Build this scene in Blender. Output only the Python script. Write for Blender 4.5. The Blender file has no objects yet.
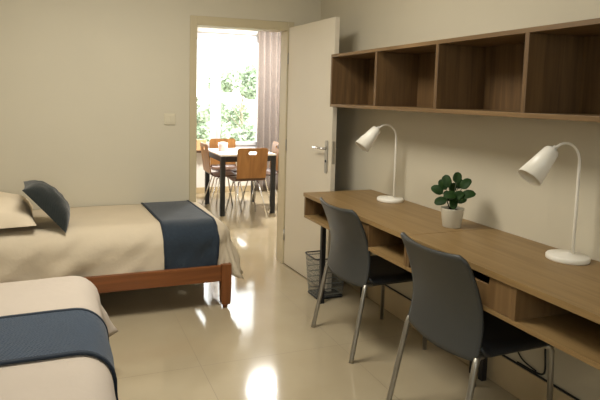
import bpy, bmesh, math, random
from mathutils import Vector, Matrix, noise
random.seed(7)
S = bpy.context.scene
C = S.collection
PI = math.pi

# ------------------------------------------------------------------ materials
def srgb(r, g, b):
    f = lambda c: (c/255/12.92) if c/255 <= .04045 else ((c/255+.055)/1.055)**2.4
    return (f(r), f(g), f(b), 1)

def base_mat(name, col, rough=.6, metal=0, spec=.5):
    m = bpy.data.materials.new(name); m.use_nodes = True
    b = m.node_tree.nodes['Principled BSDF']
    b.inputs['Base Color'].default_value = col
    b.inputs['Roughness'].default_value = rough
    b.inputs['Metallic'].default_value = metal
    b.inputs['Specular IOR Level'].default_value = spec
    return m, m.node_tree, b

def noisy(name, col, rough=.6, var=.08, scale=8, bump=0, bscale=60, metal=0, spec=.5, stretch=(1, 1, 1)):
    """Principled with a soft procedural colour variation and optional bump."""
    m, nt, b = base_mat(name, col, rough, metal, spec)
    tc = nt.nodes.new('ShaderNodeTexCoord'); mp = nt.nodes.new('ShaderNodeMapping')
    mp.inputs['Scale'].default_value = stretch
    nt.links.new(tc.outputs['Object'], mp.inputs['Vector'])
    n = nt.nodes.new('ShaderNodeTexNoise'); n.inputs['Scale'].default_value = scale; n.inputs['Detail'].default_value = 4
    nt.links.new(mp.outputs['Vector'], n.inputs['Vector'])
    r = nt.nodes.new('ShaderNodeValToRGB')
    r.color_ramp.elements[0].position = .3; r.color_ramp.elements[1].position = .7
    r.color_ramp.elements[0].color = tuple(c*(1-var) for c in col[:3])+(1,)
    r.color_ramp.elements[1].color = tuple(min(1, c*(1+var)) for c in col[:3])+(1,)
    nt.links.new(n.outputs['Fac'], r.inputs['Fac']); nt.links.new(r.outputs['Color'], b.inputs['Base Color'])
    if bump:
        n2 = nt.nodes.new('ShaderNodeTexNoise'); n2.inputs['Scale'].default_value = bscale
        nt.links.new(mp.outputs['Vector'], n2.inputs['Vector'])
        bp = nt.nodes.new('ShaderNodeBump'); bp.inputs['Strength'].default_value = bump; bp.inputs['Distance'].default_value = .01
        nt.links.new(n2.outputs['Fac'], bp.inputs['Height']); nt.links.new(bp.outputs['Normal'], b.inputs['Normal'])
    return m

def wood(name, c1, c2, axis='Y', rough=.45, fine=1.0, spec=.4):
    m, nt, b = base_mat(name, c1, rough, 0, spec)
    tc = nt.nodes.new('ShaderNodeTexCoord'); mp = nt.nodes.new('ShaderNodeMapping')
    s = {'X': (1.2, 22, 22), 'Y': (22, 1.2, 22), 'Z': (22, 22, 1.2)}[axis]
    mp.inputs['Scale'].default_value = [v*fine for v in s]
    nt.links.new(tc.outputs['Object'], mp.inputs['Vector'])
    n = nt.nodes.new('ShaderNodeTexNoise'); n.inputs['Scale'].default_value = 1.6
    n.inputs['Detail'].default_value = 6; n.inputs['Distortion'].default_value = .6
    nt.links.new(mp.outputs['Vector'], n.inputs['Vector'])
    r = nt.nodes.new('ShaderNodeValToRGB')
    r.color_ramp.elements[0].position = .3; r.color_ramp.elements[1].position = .72
    r.color_ramp.elements[0].color = c2; r.color_ramp.elements[1].color = c1
    nt.links.new(n.outputs['Fac'], r.inputs['Fac']); nt.links.new(r.outputs['Color'], b.inputs['Base Color'])
    bp = nt.nodes.new('ShaderNodeBump'); bp.inputs['Strength'].default_value = .08; bp.inputs['Distance'].default_value = .002
    nt.links.new(n.outputs['Fac'], bp.inputs['Height']); nt.links.new(bp.outputs['Normal'], b.inputs['Normal'])
    return m

def weave(name, col, scale=260, bump=.4, rough=.9, var=.12):
    m, nt, b = base_mat(name, col, rough, 0, .2)
    tc = nt.nodes.new('ShaderNodeTexCoord')
    n0 = nt.nodes.new('ShaderNodeTexNoise'); n0.inputs['Scale'].default_value = 60; n0.inputs['Detail'].default_value = 5
    nt.links.new(tc.outputs['Object'], n0.inputs['Vector'])
    r = nt.nodes.new('ShaderNodeValToRGB')
    r.color_ramp.elements[0].position = .3; r.color_ramp.elements[1].position = .7
    r.color_ramp.elements[0].color = tuple(c*(1-var) for c in col[:3])+(1,)
    r.color_ramp.elements[1].color = tuple(min(1, c*(1+var)) for c in col[:3])+(1,)
    nt.links.new(n0.outputs['Fac'], r.inputs['Fac']); nt.links.new(r.outputs['Color'], b.inputs['Base Color'])
    w = nt.nodes.new('ShaderNodeTexWave'); w.bands_direction = 'DIAGONAL'; w.inputs['Scale'].default_value = scale/6
    w.inputs['Distortion'].default_value = 3; w.inputs['Detail'].default_value = 2
    nt.links.new(tc.outputs['Object'], w.inputs['Vector'])
    bp = nt.nodes.new('ShaderNodeBump'); bp.inputs['Strength'].default_value = bump; bp.inputs['Distance'].default_value = .004
    nt.links.new(w.outputs['Fac'], bp.inputs['Height']); nt.links.new(bp.outputs['Normal'], b.inputs['Normal'])
    b.inputs['Sheen Weight'].default_value = .3
    return m

def tiles(name, tile, x0, y0, c1, c2, grout):
    m, nt, b = base_mat(name, c1, .07, 0, .5)
    tc = nt.nodes.new('ShaderNodeTexCoord'); sep = nt.nodes.new('ShaderNodeSeparateXYZ')
    nt.links.new(tc.outputs['Object'], sep.inputs['Vector'])
    def math_(op, a, bv):
        n = nt.nodes.new('ShaderNodeMath'); n.operation = op
        for i, v in enumerate((a, bv)):
            if v is None: continue
            if isinstance(v, (int, float)): n.inputs[i].default_value = v
            else: nt.links.new(v, n.inputs[i])
        return n.outputs[0]
    g = []
    for o, off in ((sep.outputs['X'], x0), (sep.outputs['Y'], y0)):
        u = math_('FRACT', math_('DIVIDE', math_('SUBTRACT', o, off), tile), None)
        d = math_('MINIMUM', u, math_('SUBTRACT', 1.0, u))
        g.append(math_('LESS_THAN', d, .0016/tile*.9))
    gm = math_('MAXIMUM', g[0], g[1])
    n = nt.nodes.new('ShaderNodeTexNoise'); n.inputs['Scale'].default_value = 2.2; n.inputs['Detail'].default_value = 7
    nt.links.new(tc.outputs['Object'], n.inputs['Vector'])
    r = nt.nodes.new('ShaderNodeValToRGB')
    r.color_ramp.elements[0].position = .3; r.color_ramp.elements[1].position = .7
    r.color_ramp.elements[0].color = c2; r.color_ramp.elements[1].color = c1
    nt.links.new(n.outputs['Fac'], r.inputs['Fac'])
    mx = nt.nodes.new('ShaderNodeMix'); mx.data_type = 'RGBA'
    nt.links.new(gm, mx.inputs['Factor']); nt.links.new(r.outputs['Color'], mx.inputs['A']); mx.inputs['B'].default_value = grout
    nt.links.new(mx.outputs['Result'], b.inputs['Base Color'])
    rr = math_('ADD', math_('MULTIPLY', gm, .4), .09)
    nt.links.new(rr, b.inputs['Roughness'])
    return m

def emit(name, col, strength):
    m = bpy.data.materials.new(name); m.use_nodes = True; nt = m.node_tree; nt.nodes.clear()
    e = nt.nodes.new('ShaderNodeEmission'); e.inputs['Color'].default_value = col; e.inputs['Strength'].default_value = strength
    o = nt.nodes.new('ShaderNodeOutputMaterial'); nt.links.new(e.outputs[0], o.inputs[0]); return m

def glass(name):
    m = bpy.data.materials.new(name); m.use_nodes = True; nt = m.node_tree; nt.nodes.clear()
    t = nt.nodes.new('ShaderNodeBsdfTransparent'); g = nt.nodes.new('ShaderNodeBsdfGlossy'); g.inputs['Roughness'].default_value = .02
    fr = nt.nodes.new('ShaderNodeFresnel'); fr.inputs['IOR'].default_value = 1.45
    mx = nt.nodes.new('ShaderNodeMixShader'); o = nt.nodes.new('ShaderNodeOutputMaterial')
    t.inputs['Color'].default_value = (.95, .97, .96, 1)
    nt.links.new(fr.outputs[0], mx.inputs[0]); nt.links.new(t.outputs[0], mx.inputs[1]); nt.links.new(g.outputs[0], mx.inputs[2])
    nt.links.new(mx.outputs[0], o.inputs[0]); return m

def mesh_wire(name, col):
    """fine black wire mesh: a square lattice of holes"""
    m = bpy.data.materials.new(name); m.use_nodes = True; nt = m.node_tree
    b = nt.nodes['Principled BSDF']; b.inputs['Base Color'].default_value = col; b.inputs['Roughness'].default_value = .5
    tc = nt.nodes.new('ShaderNodeTexCoord'); ch = nt.nodes.new('ShaderNodeTexVoronoi')
    ch.feature = 'DISTANCE_TO_EDGE'; ch.inputs['Scale'].default_value = 480; ch.inputs['Randomness'].default_value = 0
    nt.links.new(tc.outputs['Object'], ch.inputs['Vector'])
    lt = nt.nodes.new('ShaderNodeMath'); lt.operation = 'LESS_THAN'; lt.inputs[1].default_value = .09
    nt.links.new(ch.outputs['Distance'], lt.inputs[0])
    nt.links.new(lt.outputs[0], b.inputs['Alpha'])
    return m

M = {}
M['wall'] = noisy('wall_paint', srgb(198, 189, 167), .75, .015, 3, .04, 180)
M['dining_wall'] = noisy('dining_wall_paint', srgb(236, 232, 226), .75, .015, 3)
M['ceiling'] = noisy('ceiling_paint', srgb(232, 228, 215), .85, .01, 3)
M['floor'] = tiles('polished_tile', .8, .655, 2.70, srgb(177, 163, 135), srgb(167, 152, 124), srgb(128, 112, 84))
M['skirting'] = noisy('skirting_tile', srgb(190, 170, 134), .3, .06, 5)
M['door'] = noisy('door_paint', srgb(206, 196, 176), .35, .02, 2)
M['frame'] = noisy('door_frame_paint', srgb(188, 174, 142), .4, .02, 2)
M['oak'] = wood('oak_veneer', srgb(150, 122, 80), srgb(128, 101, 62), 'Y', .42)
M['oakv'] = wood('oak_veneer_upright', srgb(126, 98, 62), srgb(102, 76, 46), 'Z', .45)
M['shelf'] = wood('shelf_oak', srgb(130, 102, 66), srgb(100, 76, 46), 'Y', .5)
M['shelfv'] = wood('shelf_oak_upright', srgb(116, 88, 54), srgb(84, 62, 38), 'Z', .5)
M['cherry'] = wood('cherry_wood', srgb(136, 82, 42), srgb(106, 60, 28), 'X', .35)
M['cherryv'] = wood('cherry_wood_upright', srgb(136, 82, 42), srgb(106, 60, 28), 'Z', .35)
M['beech'] = wood('beech_ply', srgb(170, 120, 66), srgb(136, 92, 48), 'Z', .35, .5)
M['duvet'] = noisy('cream_cotton', srgb(200, 185, 160), .9, .03, 5, .25, 25, spec=.2)
M['duvet_white'] = noisy('white_cotton', srgb(184, 172, 158), .9, .02, 5, .2, 25, spec=.2)
M['pillow'] = noisy('pillow_cotton', srgb(210, 194, 168), .9, .03, 6, .2, 30, spec=.2)
M['navy'] = weave('navy_weave', srgb(38, 48, 58), 260, .25)
M['blue'] = weave('blue_knit', srgb(46, 62, 80), 420, .6)
M['hem'] = noisy('dark_hem', srgb(30, 40, 52), .9, .05, 20)
M['charcoal'] = weave('charcoal_cloth', srgb(34, 38, 36), 240, .2)
M['mattress'] = noisy('mattress_ticking', srgb(225, 220, 210), .9, .03, 8)
M['grey_plastic'] = noisy('grey_plastic', srgb(58, 59, 57), .45, .03, 6, .06, 300)
M['seat_plastic'] = noisy('shaded_seat_plastic', srgb(36, 38, 40), .45, .04, 6, .06, 300)  # seat of the grey shell, with the under-desk shade put into its colour
M['steel'] = noisy('satin_steel', srgb(168, 164, 154), .4, .04, 10, metal=.9)
M['chrome'] = noisy('chrome', srgb(225, 225, 228), .12, .02, 10, metal=1)
M['black_metal'] = noisy('black_metal', srgb(22, 22, 24), .45, .1, 10)
M['black'] = noisy('black_plastic', srgb(20, 20, 20), .5, .1, 10)
M['bin'] = mesh_wire('bin_mesh', srgb(112, 114, 110))
M['lamp_white'] = noisy('lamp_enamel', srgb(236, 230, 216), .35, .01, 5)
M['bulb'] = noisy('frosted_bulb', srgb(235, 230, 220), .3, .01, 5)
M['pot'] = noisy('pot_ceramic', srgb(196, 188, 168), .6, .05, 14)
M['soil'] = noisy('soil', srgb(38, 28, 20), .95, .4, 80, .8, 90)
M['leaf'] = noisy('leaf_green', srgb(30, 54, 16), .6, .25, 25, spec=.2)
M['stem'] = noisy('stem_green', srgb(58, 66, 36), .6, .2, 25)
M['ply_seat'] = wood('shaded_ply', srgb(96, 64, 42), srgb(74, 48, 30), 'X', .4)  # same ply as the backrest, darkened to carry the shade under the table
M['tabletop'] = noisy('white_laminate', srgb(240, 236, 230), .2, .01, 3)
M['curtain'] = weave('taupe_curtain', srgb(136, 124, 116), 300, .15)
M['upvc'] = noisy('white_upvc', srgb(222, 220, 222), .3, .01, 3)
M['glass'] = glass('window_glass')
M['cup'] = noisy('pale_pink_ceramic', srgb(244, 220, 214), .3, .02, 8)
M['peach'] = noisy('pale_orange_card', srgb(240, 190, 140), .6, .05, 10)
M['ledge'] = noisy('dark_ledge_wood', srgb(84, 62, 46), .4, .15, 20)
M['switch'] = noisy('switch_plastic', srgb(206, 196, 170), .4, .01, 5)
M['tree'] = noisy('tree_leaves', srgb(160, 174, 150), .6, .3, 3)
M['bark'] = noisy('bark', srgb(150, 142, 122), .9, .3, 12, .6, 20)
M['ground'] = noisy('garden_ground', srgb(150, 150, 130), .9, .2, 2)
M['lamp_diffuser'] = emit('lamp_diffuser', (1, .96, .87, 1), 1.2)
M['dining_diffuser'] = emit('dining_lamp_diffuser', (1, .95, .86, 1), 10)

# ------------------------------------------------------------------ mesh helpers
def link(o, parent=None):
    C.objects.link(o)
    if parent: o.parent = parent
    return o

def obj(name, bm, mat, parent=None, smooth=False, loc=None):
    me = bpy.data.meshes.new(name)
    bmesh.ops.recalc_face_normals(bm, faces=bm.faces)
    bm.to_mesh(me); bm.free()
    me.materials.append(mat)
    if smooth:
        for p in me.polygons: p.use_smooth = True
    o = bpy.data.objects.new(name, me)
    if loc: o.location = loc
    return link(o, parent)

def thing(name, label, cat, loc=(0, 0, 0), rz=0, group=None):
    o = bpy.data.objects.new(name, None); C.objects.link(o)
    o.empty_display_size = .1
    o.location = loc; o.rotation_euler = (0, 0, rz)
    tag(o, label, cat, group); return o

def tag(o, label, cat, group=None):
    o['label'] = label; o['category'] = cat
    if group: o['group'] = group
    return o

def struct(o):
    o['kind'] = 'structure'; return o

def box(bm, x0, x1, y0, y1, z0, z1, bev=0, seg=2):
    vs = [bm.verts.new((x, y, z)) for x in (x0, x1) for y in (y0, y1) for z in (z0, z1)]
    fs = [(0, 1, 3, 2), (4, 6, 7, 5), (0, 4, 5, 1), (2, 3, 7, 6), (0, 2, 6, 4), (1, 5, 7, 3)]
    faces = [bm.faces.new([vs[i] for i in f]) for f in fs]
    if bev:
        es = list({e for f in faces for e in f.edges})
        bmesh.ops.bevel(bm, geom=es, offset=bev, segments=seg, affect='EDGES', profile=.5)

def bx(x0, x1, y0, y1, z0, z1, bev=0, seg=2):
    bm = bmesh.new(); box(bm, x0, x1, y0, y1, z0, z1, bev, seg); return bm

def tube(bm, pts, rad, n=10, cap=True):
    pts = [Vector(p) for p in pts]
    rads = rad if isinstance(rad, (list, tuple)) else [rad]*len(pts)
    rings = []; prev = None
    for i, p in enumerate(pts):
        d = (pts[min(i+1, len(pts)-1)]-pts[max(i-1, 0)]).normalized()
        if prev is None:
            a = d.orthogonal().normalized()
        else:
            a = (prev-d*prev.dot(d)).normalized()
        prev = a; b = d.cross(a)
        rings.append([bm.verts.new(p+(a*math.cos(2*PI*k/n)+b*math.sin(2*PI*k/n))*rads[i]) for k in range(n)])
    for r0, r1 in zip(rings, rings[1:]):
        for k in range(n): bm.faces.new((r0[k], r0[(k+1) % n], r1[(k+1) % n], r1[k]))
    if cap:
        bm.faces.new(rings[0][::-1]); bm.faces.new(rings[-1])

def tb(pts, rad, n=10):
    bm = bmesh.new(); tube(bm, pts, rad, n); return bm

def lathe(bm, prof, n=32, mat=None, closed=False):
    """prof: list of (r, z); mat: transform"""
    mat = mat or Matrix()
    rings = []
    for r, z in prof:
        if r < 1e-5: rings.append([bm.verts.new(mat @ Vector((0, 0, z)))])
        else: rings.append([bm.verts.new(mat @ Vector((r*math.cos(2*PI*k/n), r*math.sin(2*PI*k/n), z))) for k in range(n)])
    pairs = list(zip(rings, rings[1:]))
    if closed: pairs.append((rings[-1], rings[0]))
    for a, b in pairs:
        for k in range(n):
            k2 = (k+1) % n
            if len(a) == 1 and len(b) == 1: continue
            if len(a) == 1: bm.faces.new((a[0], b[k2], b[k]))
            elif len(b) == 1: bm.faces.new((a[k], a[k2], b[0]))
            else: bm.faces.new((a[k], a[k2], b[k2], b[k]))

def lt(prof, n=32, mat=None, closed=False):
    bm = bmesh.new(); lathe(bm, prof, n, mat, closed); return bm

def grid_shell(fn, nu, nv, th=0):
    """surface fn(u,v)->Vector for u,v in 0..1; th>0 closes it into a slab along its normals"""
    bm = bmesh.new()
    P = [[Vector(fn(i/nu, j/nv)) for j in range(nv+1)] for i in range(nu+1)]
    def nrm(i, j):
        a = P[min(i+1, nu)][j]-P[max(i-1, 0)][j]; b = P[i][min(j+1, nv)]-P[i][max(j-1, 0)]
        n = a.cross(b)
        return n.normalized() if n.length > 1e-9 else Vector((0, 0, 1))
    A = [[bm.verts.new(P[i][j]) for j in range(nv+1)] for i in range(nu+1)]
    for i in range(nu):
        for j in range(nv): bm.faces.new((A[i][j], A[i+1][j], A[i+1][j+1], A[i][j+1]))
    if th:
        B = [[bm.verts.new(P[i][j]-nrm(i, j)*th) for j in range(nv+1)] for i in range(nu+1)]
        for i in range(nu):
            for j in range(nv): bm.faces.new((B[i][j], B[i][j+1], B[i+1][j+1], B[i+1][j]))
        for i in range(nu):
            bm.faces.new((A[i][0], B[i][0], B[i+1][0], A[i+1][0])); bm.faces.new((A[i][nv], A[i+1][nv], B[i+1][nv], B[i][nv]))
        for j in range(nv):
            bm.faces.new((A[0][j], A[0][j+1], B[0][j+1], B[0][j])); bm.faces.new((A[nu][j], B[nu][j], B[nu][j+1], A[nu][j+1]))
    return bm

def rrect(w, h, r, cx=0, cy=0, n=6, corners=(1, 1, 1, 1)):
    """rounded rectangle loop, corners BL BR TR TL"""
    pts = []
    for k, (sx, sy, a0) in enumerate(((-1, -1, PI), (1, -1, 1.5*PI), (1, 1, 0), (-1, 1, .5*PI))):
        rr = r*corners[k] if corners[k] else 1e-4
        ox, oy = cx+sx*(w/2-rr), cy+sy*(h/2-rr)
        for i in range(n+1):
            a = a0+i/n*PI/2
            pts.append((ox+rr*math.cos(a), oy+rr*math.sin(a)))
    return pts

def panel(loops, th, mat4):
    """flat panel with holes (2-D filled curve), thickness th, placed by mat4; returns bmesh"""
    cu = bpy.data.curves.new('panel_outline', 'CURVE'); cu.dimensions = '2D'; cu.fill_mode = 'BOTH'; cu.extrude = th/2
    for lp in loops:
        sp = cu.splines.new('POLY'); sp.points.add(len(lp)-1); sp.use_cyclic_u = True
        for p, (x, y) in zip(sp.points, lp): p.co = (x, y, 0, 1)
    o = bpy.data.objects.new('panel_outline', cu)
    C.objects.link(o)
    dg = bpy.context.evaluated_depsgraph_get()
    me = bpy.data.meshes.new_from_object(o.evaluated_get(dg))
    bm = bmesh.new(); bm.from_mesh(me); bmesh.ops.remove_doubles(bm, verts=bm.verts, dist=1e-5)
    bm.transform(mat4)
    bpy.data.objects.remove(o); bpy.data.curves.remove(cu); bpy.data.meshes.remove(me)
    return bm

def kids(o): return [c for c in C.objects if c.parent == o]
def dup(root, loc, rz, label, group=None):
    r = root.copy(); C.objects.link(r); r.location = loc; r.rotation_euler = (0, 0, rz)
    r['label'] = label
    if group: r['group'] = group
    for ch in kids(root):
        c = ch.copy(); C.objects.link(c); c.parent = r
        for g in kids(ch):
            d = g.copy(); C.objects.link(d); d.parent = c
    return r

# ------------------------------------------------------------------ dimensions
XR, XL = 2.01, -1.02          # bedroom right / left wall faces
YB, YF = 4.235, -1.6          # back wall face, wall behind the camera
WT = .12                      # back wall thickness
HC = 2.55
DX0, DX1, DH = .975, 1.715, 1.922   # doorway
DY1 = 7.66                    # dining far wall
DXL, DXR = .1, 3.7            # dining room sides

# ------------------------------------------------------------------ shell
struct(obj('floor', bx(min(XL, DXL)-.1, DXR+.1, YF-.1, DY1+.2, -.1, 0), M['floor']))
struct(obj('ceiling', bx(XL-.1, XR+.1, YF-.1, YB+WT, HC, HC+.1), M['ceiling']))
struct(obj('ceiling_dining', bx(DXL-.1, DXR+.1, YB+WT, DY1+.2, HC, HC+.1), M['ceiling']))
struct(obj('wall_right', bx(XR, XR+.1, YF-.1, YB, 0, HC), M['wall']))
struct(obj('wall_left', bx(XL-.1, XL, YF-.1, YB, 0, HC), M['wall']))
FX0, FX1, FZ0, FZ1 = -.85, .75, 1.12, 2.38
bm = bmesh.new()
box(bm, XL, FX0, YF-.1, YF, 0, HC); box(bm, FX1, XR, YF-.1, YF, 0, HC); box(bm, FX0, FX1, YF-.1, YF, 0, FZ0); box(bm, FX0, FX1, YF-.1, YF, FZ1, HC)
struct(obj('wall_front', bm, M['wall']))
bm = bmesh.new()
box(bm, XL-.1, DX0-.012, YB, YB+WT, 0, HC); box(bm, DX1+.012, DXR+.1, YB, YB+WT, 0, HC); box(bm, DX0-.012, DX1+.012, YB, YB+WT, DH+.012, HC)
struct(obj('wall_back', bm, M['wall']))
struct(obj('wall_dining_left', bx(DXL-.1, DXL, YB+WT, DY1, 0, HC), M['dining_wall']))
struct(obj('wall_dining_right', bx(DXR, DXR+.1, YB+WT, DY1, 0, HC), M['dining_wall']))
WX0, WX1, WZ0, WZ1 = 1.0, 2.78, .62, 2.26
bm = bmesh.new()
box(bm, DXL-.1, WX0, DY1, DY1+.2, 0, HC); box(bm, WX1, DXR+.1, DY1, DY1+.2, 0, HC)
box(bm, WX0, WX1, DY1, DY1+.2, 0, WZ0-.03); box(bm, WX0, WX1, DY1, DY1+.2, WZ1, HC)
struct(obj('wall_dining_far', bm, M['dining_wall']))
struct(obj('baseboard_dining', bx(DXL, DXR, DY1-.014, DY1, 0, .085, .003), M['skirting']))
struct(obj('baseboard_right', bx(XR-.012, XR, YF, YB, 0, .155, .003), M['skirting']))

# door frame: architrave + lining
bm = bmesh.new()
A = .056
box(bm, DX0-A, DX0, YB-.016, YB, 0, DH+A+.014, .004); box(bm, DX1, DX1+A, YB-.016, YB, 0, DH+A+.014, .004)
box(bm, DX0, DX1, YB-.016, YB, DH, DH+A+.014, .004)
box(bm, DX0-.012, DX0, YB, YB+WT+.012, 0, DH+.012); box(bm, DX1, DX1+.012, YB, YB+WT+.012, 0, DH+.012)
box(bm, DX0, DX1, YB, YB+WT+.012, DH, DH+.012)
box(bm, DX0-A, DX0, YB+WT, YB+WT+.016, 0, DH+A, .004); box(bm, DX1, DX1+A, YB+WT, YB+WT+.016, 0, DH+A, .004)
struct(obj('trim_1', bm, M['frame']))

# ------------------------------------------------------------------ door leaf, swung open 90 degrees
door = bpy.data.objects.new('door_1', None); C.objects.link(door); struct(door)
door.location = (1.722, YB-.02, 0); door.rotation_euler = (0, 0, math.radians(3.0))
DL = .738   # leaf along -Y, thickness +X
obj('door_leaf', bx(0, .038, -DL, -.004, .008, DH+.023, .003), M['door'], door)
def lever(side):
    # side -1: room face (x=0), +1: wall face
    x = 0 if side < 0 else .038; s = side
    yh = -DL+.062
    bm = bmesh.new()
    lp = rrect(.036, .235, .0175)
    mat = Matrix.Translation((x+s*.004, yh, .975)) @ Matrix.Rotation(PI/2, 4, 'Y') @ Matrix.Rotation(PI/2, 4, 'Z')
    plate = panel([lp], .008, mat)
    h = obj('door_handle', plate, M['steel'], door)
    obj('lever', tb([(x+s*.006, yh, 1.035), (x+s*.04, yh, 1.035), (x+s*.047, yh+.008, 1.035), (x+s*.048, yh+.06, 1.036), (x+s*.046, yh+.125, 1.034)], [.009, .009, .0095, .009, .007], 10), M['chrome'], h, True)
    obj('keyhole', tb([(x+s*.006, yh, .945), (x+s*.012, yh, .945)], .009, 14), M['black'], h, True)
lever(-1); lever(1)
obj('latch_plate', bx(.008, .030, -DL-.0015, -DL+.002, .93, 1.09, .001), M['steel'], door)
for z in (.25, 1.0, 1.7):
    obj('hinge', tb([(-.004, -.002, z-.045), (-.004, -.002, z+.045)], .006, 10), M['steel'], door, True)

# ------------------------------------------------------------------ light switch
t = thing('light_switch', 'small square cream light switch on the wall left of the doorway', 'light switch', (.768, YB, 1.207))
obj('switch_plate', bx(-.043, .043, -.009, 0, -.043, .043, .004, 3), M['switch'], t)
obj('rocker', bx(-.03, -.002, -.014, -.008, -.028, .028, .002), M['switch'], t)
obj('rocker', bx(.002, .03, -.014, -.008, -.028, .028, .002), M['switch'], t)

# ------------------------------------------------------------------ soft goods
def draper(x0, x1, y0, y1, z, r, flare, seed, folds=.010, top=.004, kick=0, corner=0, hx=.3, hy=.3):
    def P(s, t, off=0, nz=1):
        cx, cy = min(max(s, x0), x1), min(max(t, y0), y1)
        dx, dy = s-cx, t-cy
        if dx and dy:      # rounded cloth corner
            a, b = abs(dx)/hx, abs(dy)/hy; k = max(a, b)/(a**4+b**4)**.25; dx *= k; dy *= k
        L = math.hypot(dx, dy)
        p = Vector((cx, cy, z+off))
        n = noise.noise(Vector((s*2.2+seed, t*2.2, seed)))*top + noise.noise(Vector((s*6+seed, t*5, seed*2)))*top*.5
        p.z += n*nz
        if L > 1e-9:
            d = Vector((dx/L, dy/L, 0)); R = r+off; fl = flare+kick*abs(d.x)**1.5+corner*2*abs(d.x*d.y)
            if L < r*PI/2:
                a = L/r; out, drop = R*math.sin(a), R*(1-math.cos(a)); k = drop/r*.3
            else:
                rem = L-r*PI/2; out, drop = R+fl*rem, R+rem*math.sqrt(1-fl*fl); k = .3+rem*3.5
            w = noise.noise(Vector((s*7.5+seed, t*7.5, seed+3)))*folds*k*1.6 + math.sin((s*d.y-t*d.x)*17+seed)*folds*k*.5
            w += noise.noise(Vector(((s*d.y-t*d.x-L*1.1)*9+seed, L*2.5, seed)))*folds*.7*min(1, L*6)
            p += d*(out+w*nz); p.z -= drop
        return p
    return P

def cloth(name, P, s0, s1, t0, t1, ns, nt, mat, off=0, th=.008, skew=None, parent=None):
    def f(u, v):
        s = s0+(s1-s0)*u; t = t0+(t1-t0)*v
        if skew: s, t = skew(s, t)
        return P(s, t, off)
    return obj(name, grid_shell(f, ns, nt, th), mat, parent, True)

def pillow_bm(w, h, T, n=26, seed=0, pinch=.06, wr=.006, under=.9):
    bm = bmesh.new(); top = {}; bot = {}
    for i in range(n+1):
        for j in range(n+1):
            u = -1+2*i/n; v = -1+2*j/n
            ps = 1-pinch*(1-abs(v)**2)*abs(u)**3; pt = 1-pinch*(1-abs(u)**2)*abs(v)**3
            x = u*w/2*ps; y = v*h/2*pt
            e = max(0, (1-abs(u)**2.6))**.55*max(0, (1-abs(v)**2.6))**.55
            wz = noise.noise(Vector((u*3+seed, v*3, seed)))*wr*e*2
            top[i, j] = bm.verts.new((x, y, T*e+wz))
            bot[i, j] = top[i, j] if e == 0 else bm.verts.new((x, y, -T*e*under+wz))
    for i in range(n):
        for j in range(n):
            bm.faces.new((top[i, j], top[i+1, j], top[i+1, j+1], top[i, j+1]))
            q = (bot[i, j], bot[i, j+1], bot[i+1, j+1], bot[i+1, j])
            if len(set(q)) == 4 and not all(a in top.values() for a in ()):
                try: bm.faces.new(q)
                except ValueError: pass
    return bm

def leg_taper(cx, cy, w, ztop, zt):
    """square bed leg that narrows to a rounded foot"""
    bm = bmesh.new()
    sec = [(ztop, 1), (zt, 1), (.05, .95), (.028, .86), (.02, .55), (.018, .45), (0, .42)]
    rings = [[bm.verts.new((cx+sx*w/2*k, cy+sy*w/2*k, z)) for sx, sy in ((-1, -1), (1, -1), (1, 1), (-1, 1))] for z, k in sec]
    for a, b in zip(rings, rings[1:]):
        for i in range(4): bm.faces.new((a[i], a[(i+1) % 4], b[(i+1) % 4], b[i]))
    bm.faces.new(rings[0]); bm.faces.new(rings[-1][::-1])
    bmesh.ops.bevel(bm, geom=[e for e in bm.edges if abs(e.verts[0].co.z-e.verts[1].co.z) > .01], offset=.004, segments=2, affect='EDGES')
    return bm

def bed_frame(name, label, loc, x0, x1, y0, y1, rails_top=.29, rail_h=.105):
    """coordinates relative to loc"""
    t = thing(name, label, 'bed', loc)
    w = .066
    for cx in (x0+w/2, x1-w/2):
        for cy in (y0+w/2, y1-w/2): obj('leg', leg_taper(cx, cy, w, rails_top+.005, .16), M['cherryv'], t)
    zb = rails_top-rail_h
    for ya in (y0+.008, y1-.034): obj('side_rail', bx(x0+w, x1-w, ya, ya+.026, zb, rails_top, .004), M['cherry'], t)
    for xa in (x0+.008, x1-.034): obj('end_rail', bx(xa, xa+.026, y0+w, y1-w, zb, rails_top, .004), M['cherryv'], t)
    for k in range(9):
        xs = x0+.1+(x1-x0-.26)*k/8
        obj('slat', bx(xs, xs+.06, y0+.034, y1-.034, rails_top-.05, rails_top-.03), M['cherryv'], t)
    return t

# bed along the back wall
B1 = bed_frame('single_bed', 'cherry wood single bed under the back wall, tapered foot post showing beside the doorway', (0, 3.412, 0), -.97, 1.028, 0, .812)
obj('mattress', bx(-.95, .975, .075, .80, .262, .54, .085, 5), M['mattress'], B1, True)
P1 = draper(-.93, .925, 3.60, 4.222, .565, .14, .03, 1.3, .020, .006, .24, .2, .43, .375)
d1 = cloth('duvet', P1, -.94, 1.355, 3.225, 4.222, 90, 46, M['duvet'])
tag(d1, 'cream duvet spread over the back wall bed, corner drooping past the foot post', 'duvet')
def skew1(s, t): return s-.055*(t-3.5)-.02*max(0, 3.6-t), t
r1 = cloth('bed_runner', P1, .595, .945, 3.222, 4.222, 24, 60, M['navy'], .009, .006, skew1)
tag(r1, 'dark navy runner across the foot of the bed along the back wall', 'bed runner')
for a, b in ((.588, .602), (.938, .952)):
    e = cloth('hem', P1, a, b, 3.222, 4.222, 3, 60, M['hem'], .0115, .006, skew1, r1)
pl = obj('pillow', pillow_bm(.50, .64, .155, seed=2.2, under=.2), M['pillow'], None, True)
pl.location = (-.42, 3.80, .60); pl.rotation_euler = (0, math.radians(-2), math.radians(4))
tag(pl, 'cream bed pillow lying flat at the head of the back wall bed', 'pillow')
cu = obj('cushion', pillow_bm(.365, .36, .12, seed=5.1, pinch=.09, under=.7), M['charcoal'], None, True)
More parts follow.
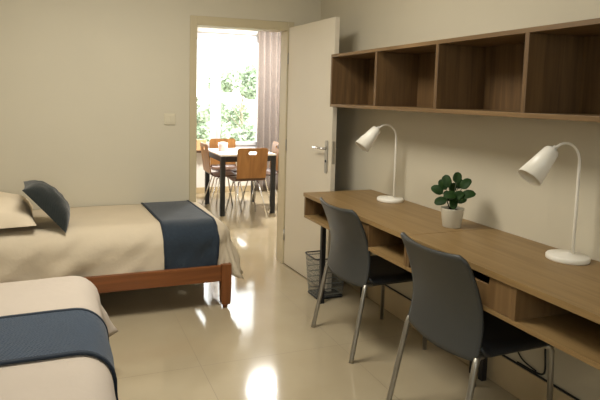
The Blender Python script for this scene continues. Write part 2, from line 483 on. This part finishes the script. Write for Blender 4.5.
cu.location = (-.112, 3.67, .688); cu.rotation_euler = (0, math.radians(49), math.radians(2))
tag(cu, 'square charcoal throw cushion leaning back on the cream pillow', 'cushion')

# bed in the foreground, along the left wall
B2 = bed_frame('single_bed', 'single bed nearest the camera at lower left under a white duvet', (0, .8, 0), -.86, .12, 0, 1.83)
obj('mattress', bx(-.845, .105, .02, 1.815, .262, .54, .05, 4), M['mattress'], B2, True)
P2 = draper(-.84, .032, .82, 2.60, .565, .11, .02, 7.7, .012, .005, 0, .54, .37, .36)
d2 = cloth('duvet', P2, -.86, .415, .82, 2.96, 56, 86, M['duvet_white'])
tag(d2, 'white duvet on the foreground bed at lower left, corner hanging down beside the floor', 'duvet')
r2 = cloth('bed_runner', P2, -.86, .48, 1.80, 2.168, 70, 26, M['blue'], .010, .007)
tag(r2, 'textured slate blue runner across the white foreground bed, falling over its right side', 'bed runner')
for a, b in ((1.792, 1.808), (2.160, 2.176)):
    cloth('hem', P2, -.86, .48, a, b, 70, 3, M['hem'], .013, .008, None, r2)

# ------------------------------------------------------------------ wall shelf with four open compartments
SX0, SZ0, SZ1 = 1.715, 1.332, 1.685
SY = [3.432, 2.853, 2.288, 1.728, 1.165]
t = thing('wall_shelf', 'long oak wall shelf of open square compartments above the desks', 'shelf', (SX0, 1.165, SZ0))
def rel(x0, x1, y0, y1, z0, z1, bev=.0015): return bx(x0-SX0, x1-SX0, y0-1.165, y1-1.165, z0-SZ0, z1-SZ0, bev)
T = .02
obj('top_board', rel(SX0, XR, SY[-1], SY[0], SZ1-T, SZ1), M['shelf'], t)
obj('bottom_board', rel(SX0, XR, SY[-1], SY[0], SZ0, SZ0+T), M['shelf'], t)
obj('side_panel', rel(SX0, XR, SY[0]-T, SY[0], SZ0+T, SZ1-T), M['shelfv'], t)
obj('side_panel', rel(SX0, XR, SY[-1], SY[-1]+T, SZ0+T, SZ1-T), M['shelfv'], t)
for y in SY[1:4]: obj('divider', rel(SX0, XR-.008, y-.011, y+.011, SZ0+T, SZ1-T), M['shelfv'], t)
obj('back_panel', rel(XR-.008, XR, SY[-1]+T, SY[0]-T, SZ0+T, SZ1-T, 0), M['shelfv'], t)

# ------------------------------------------------------------------ desks
DXF, ZT, ZB = 1.502, .765, .598
def desk(label, y1, y0, d1, d2, legs):
    """y1 far end, y0 near end; d1/d2 divider positions (far, near)"""
    t = thing('desk', label, 'desk', (DXF, y0, 0))
    def R(x0, x1, ya, yb, z0, z1, bev=.0015): return bx(x0-DXF, x1-DXF, ya-y0, yb-y0, z0, z1, bev)
    xw = XR-.001
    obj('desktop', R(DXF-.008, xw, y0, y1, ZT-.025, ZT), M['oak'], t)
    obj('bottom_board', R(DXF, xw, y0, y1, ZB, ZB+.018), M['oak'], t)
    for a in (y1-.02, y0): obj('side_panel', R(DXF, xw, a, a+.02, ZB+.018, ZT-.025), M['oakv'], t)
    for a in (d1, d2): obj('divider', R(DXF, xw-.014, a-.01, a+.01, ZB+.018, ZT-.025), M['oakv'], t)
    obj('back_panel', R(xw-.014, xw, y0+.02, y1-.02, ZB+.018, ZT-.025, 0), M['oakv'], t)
    # drawer between the dividers, finger slot cut in its top edge
    w = d1-d2-.026; h = ZT-.025-ZB-.018-.004; cy = (d1+d2)/2-y0; zc = (ZT-.025+ZB+.018)/2
    s = .115; hd = .036; r = .014
    lp = [(-w/2, -h/2), (w/2, -h/2), (w/2, h/2), (s, h/2)]
    lp += [(s-r+r*math.cos(a), h/2-hd+r+r*math.sin(a)) for a in [0, -PI/6, -PI/3, -PI/2]]
    lp += [(-s+r+r*math.cos(a), h/2-hd+r+r*math.sin(a)) for a in [-PI/2, -2*PI/3, -5*PI/6, -PI]]
    lp += [(-s, h/2), (-w/2, h/2)]
    mat = Matrix.Translation((.012, cy, zc)) @ Matrix.Rotation(PI/2, 4, 'Z') @ Matrix.Rotation(PI/2, 4, 'X')
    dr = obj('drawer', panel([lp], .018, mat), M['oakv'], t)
    b2 = bmesh.new()
    box(b2, .022, .40, cy-w/2+.01, cy-w/2+.022, zc-h/2+.004, zc+h/2-.04)
    box(b2, .022, .40, cy+w/2-.022, cy+w/2-.01, zc-h/2+.004, zc+h/2-.04)
    box(b2, .022, .40, cy-w/2+.022, cy+w/2-.022, zc-h/2+.004, zc-h/2+.012)
    obj('drawer_box', b2, M['oakv'], dr)
    for lx, ly in legs:
        obj('leg', R(lx-.015, lx+.015, ly-.015, ly+.015, 0, ZB, .002), M['black_metal'], t)
    return t
desk('oak wall desk at the far end beside the open door', 3.338, 2.16, 2.96, 2.515, [(1.637, 3.312), (1.96, 3.312), (1.96, 2.19)])
desk('oak wall desk in the right foreground under the nearer lamp', 2.157, .96, 1.98, 1.498, [(1.96, 2.125), (1.637, .99), (1.96, .99)])

# ------------------------------------------------------------------ grey chairs
def grey_chair(label, loc, rz=0):
    """faces +X; origin on the floor below the rear edge of the seat"""
    t = thing('desk_chair', label, 'chair', loc, rz, 'grey chairs pushed up to the desks')
    prof = [(.395, -.004), (.45, .012), (.52, .022), (.60, .014), (.68, -.012), (.75, -.042), (.812, -.078)]
    def px_(z):
        for (a, xa), (b, xb) in zip(prof, prof[1:]):
            if z <= b: f = (z-a)/(b-a); return xa+(xb-xa)*f
        return prof[-1][1]
    def back(u, v):
        q = 2*u-1
        z = .395+v*.417
        hw = .231-.018*v**1.5-.004*math.cos(PI*v)
        if v > .93: hw -= .030*((v-.93)/.07)**2.5
        if v < .05: hw -= .010*(1-v/.05)**2
        x = (px_(z-.02)+px_(z)+px_(z+.02))/3 if .42 < z < .79 else px_(z)
        z += -.016*(1-q*q)*max(0, v-.6)/.4-.016*(1-q*q)*max(0, .3-v)/.3
        return Vector((x-.028*(1-q*q), -q*hw, z))
    obj('backrest', grid_shell(back, 26, 26, .011), M['grey_plastic'], t, True)
    def seat(u, v):
        x = .024+v*.40; q = 2*u-1
        hw = .222-.012*v-.02*max(0, (v-.85)/.15)**2
        z = .425-.012*(1-q*q)*math.sin(PI*min(1, v*1.1))-.028*max(0, (v-.82)/.18)**2+.03*max(0, (.12-v)/.12)**2-.022*abs(q)**10
        return Vector((x, q*hw, z))
    obj('seat', grid_shell(seat, 22, 24, .014), M['seat_plastic'], t, True)
    for s in (-1, 1):
        obj('leg', tb([(-.075, s*.24, 0), (-.071, s*.2385, .02), (-.002, s*.2235, .375), (.006, s*.222, .402), (.03, s*.205, .404), (.06, s*.19, .396)], .0125, 12), M['steel'], t, True)
        obj('leg', tb([(.40, s*.224, 0), (.392, s*.217, .385), (.385, s*.210, .398), (.365, s*.195, .400)], .0115, 12), M['steel'], t, True)
        obj('seat_rail', tb([(.05, s*.19, .396), (.37, s*.19, .398)], .009, 10), M['black_metal'], t, True)
    return t
ch1 = grey_chair('grey plastic chair with steel legs at the far desk, its back to the camera', (1.49, 2.728, 0))
ch2 = dup(ch1, (1.475, 1.862, 0), 0, 'grey plastic chair with steel legs in the foreground at the nearer desk')

# ------------------------------------------------------------------ desk lamps
def desk_lamp(label, loc, rz):
    t = thing('desk_lamp', label, 'desk lamp', loc, rz, 'white desk lamps')
    obj('base', lt([(0, 0), (.079, 0), (.081, .004), (.081, .016), (.077, .021), (.02, .024), (.012, .03), (0, .03)], 40), M['lamp_white'], t, True)
    pts = [(-.024, 0, .02), (-.024, 0, .2), (-.024, 0, .37)]
    for k in range(1, 12):
        a = k/11*math.radians(150); pts.append((.048-.072*math.cos(a), 0, .39+.082*math.sin(a)))
    pts.append((.122, 0, .428))
    obj('stem', tb(pts, [.0062]*3+[.0052]*(len(pts)-3), 12), M['lamp_white'], t, True)
    # conical shade: axis from top cap to mouth
    top = Vector((.108, 0, .446)); ax = Vector((.115, 0, -.138)).normalized()
    ax = Vector((.56, 0, -.62)).normalized()
    q = Vector((0, 0, -1)).rotation_difference(ax).to_matrix().to_4x4()
    mt = Matrix.Translation(top) @ q
    prof = [(0, .004), (.016, .004), (.026, -.002), (.030, -.012), (.049, -.148), (.0465, -.148), (.027, -.014), (.02, -.006), (0, -.006)]
    sh = obj('lamp_shade', lt(prof, 36, mt), M['lamp_white'], t, True)
    obj('switch_knob', lt([(0, .02), (.007, .018), (.009, .004), (.009, .0)], 16, mt), M['lamp_white'], sh, True)
    obj('bulb', lt([(0, -.008), (.013, -.012), (.013, -.04), (.024, -.06), (.026, -.078), (.018, -.096), (0, -.102)], 20, mt), M['bulb'], sh, True)
    return t
l1 = desk_lamp('white gooseneck desk lamp at the far end of the desks near the door', (1.90, 2.93, ZT), math.radians(176))
l2 = dup(l1, (1.906, 1.636, ZT), math.radians(174), 'white gooseneck desk lamp on the nearer desk in the right foreground')

# ------------------------------------------------------------------ potted plant
pp = Vector((1.82, 2.245, ZT))
t = thing('potted_plant', 'small green leafy plant in a pale tapered pot between the lamps', 'potted plant', pp)
obj('pot', lt([(0, 0), (.042, 0), (.044, .003), (.056, .092), (.0565, .096), (.053, .096), (.05, .082), (.05, .078), (0, .078)], 32), M['pot'], t, True)
obj('soil', lt([(0, .085), (.03, .086), (.0505, .08)], 20), M['soil'], t, True)
# leaf centres read in the plane across the view (lateral, depth, height)
lat = Vector((.77, -.63, 0)); dep = Vector((.63, .77, 0))
specs = [(-.112, .0, .182, .036), (-.086, -.02, .128, .034), (-.050, .015, .228, .037), (.022, .02, .248, .032), (.082, .005, .222, .036), (.102, -.02, .172, .038),
         (-.02, -.04, .165, .036), (-.005, .03, .195, .03), (.035, -.03, .165, .034), (-.035, .035, .15, .034), (.04, .045, .215, .033), (-.075, .04, .205, .033), (.005, -.035, .122, .03), (.06, .03, .135, .03)]
sb = bmesh.new(); leaves = []
for a, d, z, L in specs:
    c = lat*(a*.70)+dep*d+Vector((0, 0, z))
    root = Vector((c.x*.12, c.y*.12, .08)); 
    mid = root.lerp(c, .55)+Vector((0, 0, .02)); mid.x *= .75; mid.y *= .75
    out = (c-Vector((0, 0, .13))).normalized()
    tip = c-out*L*.8
    tube(sb, [root, mid, tip], [.0028, .0022, .0018], 6)
    leaves.append((c, out, L*.92))
obj('stems', sb, M['stem'], t, True)
for c, out, L in leaves:
    nrm = (Vector((-.55, -.62, .55))+Vector((random.uniform(-.3, .3), random.uniform(-.3, .3), random.uniform(-.2, .3)))).normalized()
    yv = (out-nrm*out.dot(nrm)).normalized(); xv = yv.cross(nrm)
    def lf(u, v, c=c, yv=yv, xv=xv, nrm=nrm, L=L):
        q = 2*u-1; s = 2*v-1
        w = L*.72*math.sqrt(max(0, 1-abs(s)**2.2))*(1-.12*s)
        return c+yv*s*L+xv*q*w+nrm*(-.18*L*s*s+.22*abs(q)*w)
    obj('leaf', grid_shell(lf, 6, 10, .0012), M['leaf'], t, True)

# ------------------------------------------------------------------ mesh waste bin
t = thing('waste_bin', 'dark wire mesh waste bin on the floor under the far desk end', 'waste bin', (1.735, 3.455, 0))
def bin_wall():
    bm = bmesh.new()
    lo = rrect(.20, .17, .02, n=5); hi = rrect(.245, .20, .022, n=5)
    for p, z in ((lo, .012),):
        pass
    N = 8
    rings = []
    for k in range(N+1):
        f = k/N
        rings.append([bm.verts.new((a[0]*(1-f)+b[0]*f, a[1]*(1-f)+b[1]*f, .006+f*.284)) for a, b in zip(lo, hi)])
    for a, b in zip(rings, rings[1:]):
        for i in range(len(a)): bm.faces.new((a[i], a[(i+1) % len(a)], b[(i+1) % len(a)], b[i]))
    return bm, lo, hi
bmw, lo, hi = bin_wall()
obj('mesh_body', bmw, M['bin'], t, True)
obj('base_plate', panel([lo], .008, Matrix.Translation((0, 0, .005))), M['black_metal'], t)
ring = [(x, y, .29) for x, y in hi]; obj('rim', tb(ring+ring[:2], .0045, 8), M['black_metal'], t, True)
ring = [(x*1.002, y*1.002, .008) for x, y in lo]; obj('bottom_rim', tb(ring+ring[:2], .004, 8), M['black_metal'], t, True)

# ------------------------------------------------------------------ cables along the right wall
def wire(name, label, pts, r=.004):
    cu = bpy.data.curves.new(name, 'CURVE'); cu.dimensions = '3D'; cu.bevel_depth = r; cu.bevel_resolution = 3
    sp = cu.splines.new('NURBS'); sp.points.add(len(pts)-1); sp.order_u = 3; sp.use_endpoint_u = True
    for p, q in zip(sp.points, pts): p.co = (*q, 1)
    o = bpy.data.objects.new(name, cu); C.objects.link(o)
    dg = bpy.context.evaluated_depsgraph_get()
    me = bpy.data.meshes.new_from_object(o.evaluated_get(dg)); bpy.data.objects.remove(o)
    me.materials.append(M['black'])
    n = link(bpy.data.objects.new(name, me))
    return tag(n, label, 'cable')
xc = XR-.0065
wire('power_cable', 'long black cable running along the top of the skirting under the desks', [(xc, 3.25, .16), (xc, 2.6, .1605), (xc, 2.0, .16), (xc, 1.4, .161), (xc, .9, .16)], .005)
wire('power_cable', 'black cable looping down from the nearer desk to the skirting, right of the chair leg', [(xc-.02, 1.80, ZB-.002), (xc-.01, 1.80, .5), (xc, 1.80, .3), (xc, 1.79, .21), (xc, 1.80, .175), (xc, 1.86, .168), (xc, 1.95, .168)])
wire('power_cable', 'thin black cable slanting down behind the nearer chair to the skirting', [(xc-.02, 2.02, ZB-.002), (xc, 2.02, .45), (xc, 1.985, .27), (xc, 1.94, .20), (xc, 1.89, .183), (xc, 1.84, .178)], .003)

# ------------------------------------------------------------------ dining table
TX0, TX1, TY0, TY1, TZ = 1.695, 2.375, 6.11, 6.89, .715
t = thing('dining_table', 'white topped dining table with black legs seen through the doorway', 'table', ((TX0+TX1)/2, (TY0+TY1)/2, 0))
hx, hy = (TX1-TX0)/2, (TY1-TY0)/2
obj('tabletop', bx(-hx, hx, -hy, hy, TZ-.02, TZ, .003), M['tabletop'], t)
b = bmesh.new()
box(b, -hx+.045, hx-.045, -hy+.012, -hy+.032, TZ-.085, TZ-.02); box(b, -hx+.045, hx-.045, hy-.032, hy-.012, TZ-.085, TZ-.02)
box(b, -hx+.012, -hx+.032, -hy+.045, hy-.045, TZ-.085, TZ-.02); box(b, hx-.032, hx-.012, -hy+.045, hy-.045, TZ-.085, TZ-.02)
obj('apron', b, M['black_metal'], t)
for sx in (-1, 1):
    for sy in (-1, 1):
        cx, cy = sx*(hx-.03), sy*(hy-.03)
        obj('leg', bx(cx-.026, cx+.026, cy-.026, cy+.026, 0, TZ-.02, .003), M['black_metal'], t)

# ------------------------------------------------------------------ plywood dining chairs
def ply_chair(label, loc, rz):
    """faces +X; origin on the floor under the backrest"""
    t = thing('dining_chair', label, 'chair', loc, rz, 'beech plywood chairs round the dining table')
    w, z0, z1 = .36, .472, .82
    h = z1-z0
    n = 8; lp = []
    out = [(-w/2+.008, -h/2), (w/2-.008, -h/2)]
    r = .035
    out += [(w/2-r+r*math.cos(a*PI/12), h/2-r+r*math.sin(a*PI/12)) for a in range(0, 7)]
    out += [(-w/2+r+r*math.cos(a*PI/12), h/2-r+r*math.sin(a*PI/12)) for a in range(6, 13)]
    slot = rrect(.098, .04, .0195, 0, h/2-.06)
    # panel plane local: x->-Y, y->Z ; leaning back 8 deg
    lean = math.radians(8)
    mat = Matrix.Translation((0, 0, z0)) @ Matrix.Rotation(-lean, 4, 'Y') @ Matrix.Translation((0, 0, h/2)) @ Matrix.Rotation(PI/2, 4, 'Z') @ Matrix.Rotation(PI/2, 4, 'X')
    obj('backrest', panel([out, slot], .011, mat), M['beech'], t)
    prof = [(0, .472), (.006, .455), (.022, .438), (.05, .428), (.09, .423), (.2, .425), (.29, .432), (.345, .432), (.375, .422), (.385, .412)]
    def seat(u, v):
        k = v*(len(prof)-1); i = min(int(k), len(prof)-2); f = k-i
        x = prof[i][0]*(1-f)+prof[i+1][0]*f; z = prof[i][1]*(1-f)+prof[i+1][1]*f
        hw = (w/2-.008)+.012*math.sin(PI*min(1, v*1.2))
        if v > .9: hw -= .03*((v-.9)/.1)**2
        return Vector((x+.004, (2*u-1)*hw, z+.004))
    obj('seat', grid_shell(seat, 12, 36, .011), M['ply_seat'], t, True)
    for s in (-1, 1):
        obj('leg', tb([(-.03, s*.19, 0), (.09, s*.12, .40), (.11, s*.11, .411)], .0085, 10), M['chrome'], t, True)
        obj('leg', tb([(.38, s*.19, 0), (.29, s*.12, .40), (.27, s*.11, .412)], .0085, 10), M['chrome'], t, True)
    return t
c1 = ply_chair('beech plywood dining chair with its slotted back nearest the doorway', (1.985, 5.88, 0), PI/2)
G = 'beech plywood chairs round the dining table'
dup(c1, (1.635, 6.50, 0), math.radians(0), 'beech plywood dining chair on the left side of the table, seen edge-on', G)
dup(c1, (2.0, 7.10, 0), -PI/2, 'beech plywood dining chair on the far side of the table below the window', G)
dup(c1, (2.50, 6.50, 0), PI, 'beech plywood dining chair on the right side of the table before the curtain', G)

cp = obj('cup', lt([(0, 0), (.05, 0), (.055, .004), (.06, .10), (.057, .10), (.052, .008), (0, .008)], 28), M['cup'], None, True)
cp.location = (1.84, 6.55, TZ); tag(cp, 'pale pink cup on the left of the white dining table', 'cup')

# ------------------------------------------------------------------ window, curtain, ledge
w = bpy.data.objects.new('window_1', None); C.objects.link(w); struct(w)
w.location = (WX0, DY1+.05, WZ0)
W, Hh = WX1-WX0, WZ1-WZ0
bm = bmesh.new(); F = .05
box(bm, 0, F, 0, .06, 0, Hh); box(bm, W-F, W, 0, .06, 0, Hh); box(bm, F, W-F, 0, .06, 0, F); box(bm, F, W-F, 0, .06, Hh-F, Hh)
mu = 2.055-WX0
box(bm, mu-.018, mu+.018, 0, .06, F, Hh-F)
obj('window_frame', bm, M['upvc'], w)
for a, b_ in ((F+.002, mu-.02), (mu+.02, W-F-.002)):
    bm = bmesh.new(); f = .05
    z0, z1 = F+.002, Hh-F-.002
    box(bm, a, a+f, -.012, .04, z0, z1, .004); box(bm, b_-f, b_, -.012, .04, z0, z1, .004)
    box(bm, a+f, b_-f, -.012, .04, z0, z0+f, .004); box(bm, a+f, b_-f, -.012, .04, z1-f, z1, .004)
    s = obj('sash', bm, M['upvc'], w)
    obj('pane', bx(a+f, b_-f, .012, .018, z0+f, z1-f), M['glass'], s)
obj('window_handle', tb([(mu-.045, -.012, .13), (mu-.045, -.05, .13), (mu-.045, -.055, .12), (mu-.045, -.055, .02)], .009, 8), M['steel'], w, True)
struct(obj('trim_2', bx(WX0-.04, WX1+.04, DY1-.10, DY1+.05, WZ0-.032, WZ0-.002, .004), M['ledge']))
bx_ = obj('box', bx(-.13, .13, -.045, .045, 0, .15, .006), M['peach'])
bx_.location = (1.76, DY1-.04, WZ0-.002); tag(bx_, 'pale orange box standing on the window ledge at the left', 'box')

t = thing('curtain', 'taupe grey floor-length curtain drawn to the right of the window', 'curtain', (2.66, DY1-.10, 0))
def cur(u, v):
    x = -.03+u*.43+.012*math.sin(v*3)*(1-u)
    amp = .036+.014*(1-v)
    y = amp*math.sin(u*2*PI*4.2+.6*math.sin(v*2.1))+.01*math.sin(u*31)
    return Vector((x, y, .02+v*2.35))
obj('fabric', grid_shell(cur, 120, 24, .003), M['curtain'], t, True)
obj('rod', tb([(-1.75, 0, 2.40), (.5, 0, 2.40)], .012, 12), M['steel'], t, True)
for s in (-1.75, .5): obj('finial', lt([(0, -.025), (.018, -.018), (.024, 0), (.018, .018), (0, .025)], 16, Matrix.Translation((s, 0, 2.40))), M['steel'], t, True)
for s in (-1.6, .44): obj('bracket', bx(s-.008, s+.008, 0, .10, 2.392, 2.408), M['steel'], t)

# bedroom window behind the camera
w2 = bpy.data.objects.new('window_2', None); C.objects.link(w2); struct(w2)
w2.location = (FX0, YF-.08, FZ0)
W2, H2 = FX1-FX0, FZ1-FZ0
bm = bmesh.new()
box(bm, 0, F, 0, .06, 0, H2); box(bm, W2-F, W2, 0, .06, 0, H2); box(bm, F, W2-F, 0, .06, 0, F); box(bm, F, W2-F, 0, .06, H2-F, H2)
box(bm, W2/2-.03, W2/2+.03, 0, .06, F, H2-F)
obj('window_frame', bm, M['upvc'], w2)
for a, b_ in ((F, W2/2-.03), (W2/2+.03, W2-F)): obj('pane', bx(a, b_, .027, .033, F, H2-F), M['glass'], w2)

# ------------------------------------------------------------------ lamps on the ceilings (the bedroom one is above the frame)
def ceiling_lamp(label, loc, r, mat):
    t = thing('ceiling_light', label, 'ceiling light', loc)
    obj('ring', lt([(r, 0), (r+.015, 0), (r+.015, -.05), (r, -.05)], 40, None, True), M['lamp_white'], t, True)
    obj('diffuser', lt([(0, -.062), (r*.6, -.06), (r*.9, -.054), (r, -.04)], 40), mat, t, True)
    return t
CL = (.35, 2.5, HC)
ceiling_lamp('round white ceiling light over the bedroom floor', CL, .46, M['lamp_diffuser'])
ceiling_lamp('round white ceiling light above the dining table', (2.47, 6.6, HC), .17, M['dining_diffuser'])

# ------------------------------------------------------------------ garden beyond the window
struct(obj('ground', bx(-14, 16, DY1+.3, 34, -.5, -.4), M['ground']))
def tree(label, x, y, h, r, n, seed):
    rnd = random.Random(seed)
    t = thing('tree', label, 'tree', (x, y, -.4))
    tr = bmesh.new(); tube(tr, [(0, 0, 0), (.05, .02, h*.3), (.0, .06, h*.6), (.03, 0, h*.9)], [.05, .04, .03, .01], 9)
    for k in range(7):
        a = rnd.uniform(0, 2*PI); z = h*(.3+.07*k)
        tube(tr, [(0, 0, z), (r*.4*math.cos(a), r*.4*math.sin(a), z+.25), (r*.75*math.cos(a), r*.75*math.sin(a), z+.6)], [.016, .01, .005], 6)
    obj('trunk', tr, M['bark'], t, True)
    lb = bmesh.new()
    cl = []
    for k in range(16):
        a = rnd.uniform(0, 2*PI); rr = r*math.sqrt(rnd.random())*.85; z = h*rnd.uniform(.22, 1.0)
        cl.append((Vector((rr*math.cos(a), rr*math.sin(a), z)), r*rnd.uniform(.25, .45)))
    for k in range(n):
        c, cr = cl[k % len(cl)]
        d = Vector((rnd.gauss(0, 1), rnd.gauss(0, 1), rnd.gauss(0, 1))).normalized()*cr*rnd.random()**.4
        p = c+d; s = rnd.uniform(.05, .085)
        a = Vector((rnd.gauss(0, 1), rnd.gauss(0, 1), rnd.gauss(0, .6))).normalized(); b = a.orthogonal().normalized()
        b = Matrix.Rotation(rnd.uniform(0, 6.28), 3, a) @ b
        c2 = a.cross(b)
        vs = [lb.verts.new(p+q) for q in (-a*s, b*s*.5, a*s, -b*s*.5+c2*s*.12)]
        lb.faces.new(vs)
    obj('crown', lb, M['tree'], t)
    return t
tree('leafy garden tree behind the right window pane, left of the curtain', 4.0, 12.6, 2.3, .75, 7000, 3)
tree('smaller leafy tree further back behind the left window pane', 3.3, 15.0, 1.5, .6, 2500, 9)

# ------------------------------------------------------------------ light
wd = bpy.data.worlds.new('World'); S.world = wd; wd.use_nodes = True
nt = wd.node_tree; bg = nt.nodes['Background']
sky = nt.nodes.new('ShaderNodeTexSky'); sky.sky_type = 'HOSEK_WILKIE'; sky.turbidity = 7; sky.sun_direction = (.74, -.05, .67)
mx = nt.nodes.new('ShaderNodeMix'); mx.data_type = 'RGBA'; mx.inputs['Factor'].default_value = .75
nt.links.new(sky.outputs[0], mx.inputs['A']); mx.inputs['B'].default_value = (1, .99, .97, 1)
nt.links.new(mx.outputs['Result'], bg.inputs['Color']); bg.inputs['Strength'].default_value = 10.5

def light(name, kind, loc, energy, col, rot=(0, 0, 0), **kw):
    d = bpy.data.lights.new(name, kind); d.energy = energy; d.color = col
    for k, v in kw.items(): setattr(d, k, v)
    o = bpy.data.objects.new(name, d); C.objects.link(o); o.location = loc; o.rotation_euler = rot
    return o
light('sun', 'SUN', (0, 0, 9), 9, (1, .95, .86), (math.radians(4), math.radians(48), 0), angle=.01)
light('ceiling_bulb', 'AREA', (CL[0], CL[1], HC-.07), 46, (1, .96, .87), shape='DISK', size=.9)
light('dining_bulb', 'AREA', (2.47, 6.6, HC-.07), 105, (1, .97, .92), shape='DISK', size=.38)
po = light('window_portal', 'AREA', ((WX0+WX1)/2, DY1+.16, (WZ0+WZ1)/2), 10, (1, 1, 1), (-PI/2, 0, 0), shape='RECTANGLE', size=W, size_y=Hh)
po.data.cycles.is_portal = True
po2 = light('bedroom_window_portal', 'AREA', ((FX0+FX1)/2, YF-.095, (FZ0+FZ1)/2), 10, (1, 1, 1), (PI/2, 0, 0), shape='RECTANGLE', size=W2, size_y=H2)
po2.data.cycles.is_portal = True

# ------------------------------------------------------------------ camera
f, yaw, pit, rol, px, py = 556.964, math.radians(20.45317), math.radians(5.67217), math.radians(1.14798), 269.056, 150.900
cd = bpy.data.cameras.new('camera'); cd.sensor_width = 36; cd.lens = f/600*36
cd.shift_x = (300-px)/600; cd.shift_y = (py-200)/600
cd.clip_start = .02
cam = bpy.data.objects.new('camera', cd); C.objects.link(cam)
r = Vector((math.cos(yaw), -math.sin(yaw), 0)); fw = Vector((math.sin(yaw), math.cos(yaw), 0)); up = Vector((0, 0, 1))
f2 = fw*math.cos(pit)-up*math.sin(pit); u2 = up*math.cos(pit)+fw*math.sin(pit)
r3 = r*math.cos(rol)+u2*math.sin(rol); u3 = u2*math.cos(rol)-r*math.sin(rol)
cam.matrix_world = Matrix(((r3.x, u3.x, -f2.x, 0), (r3.y, u3.y, -f2.y, 0), (r3.z, u3.z, -f2.z, 1.4), (0, 0, 0, 1)))
S.camera = cam

vs = S.view_settings; vs.view_transform = 'Standard'; vs.look = 'None'; vs.gamma = 1; vs.use_curve_mapping = False
vs.exposure = 0
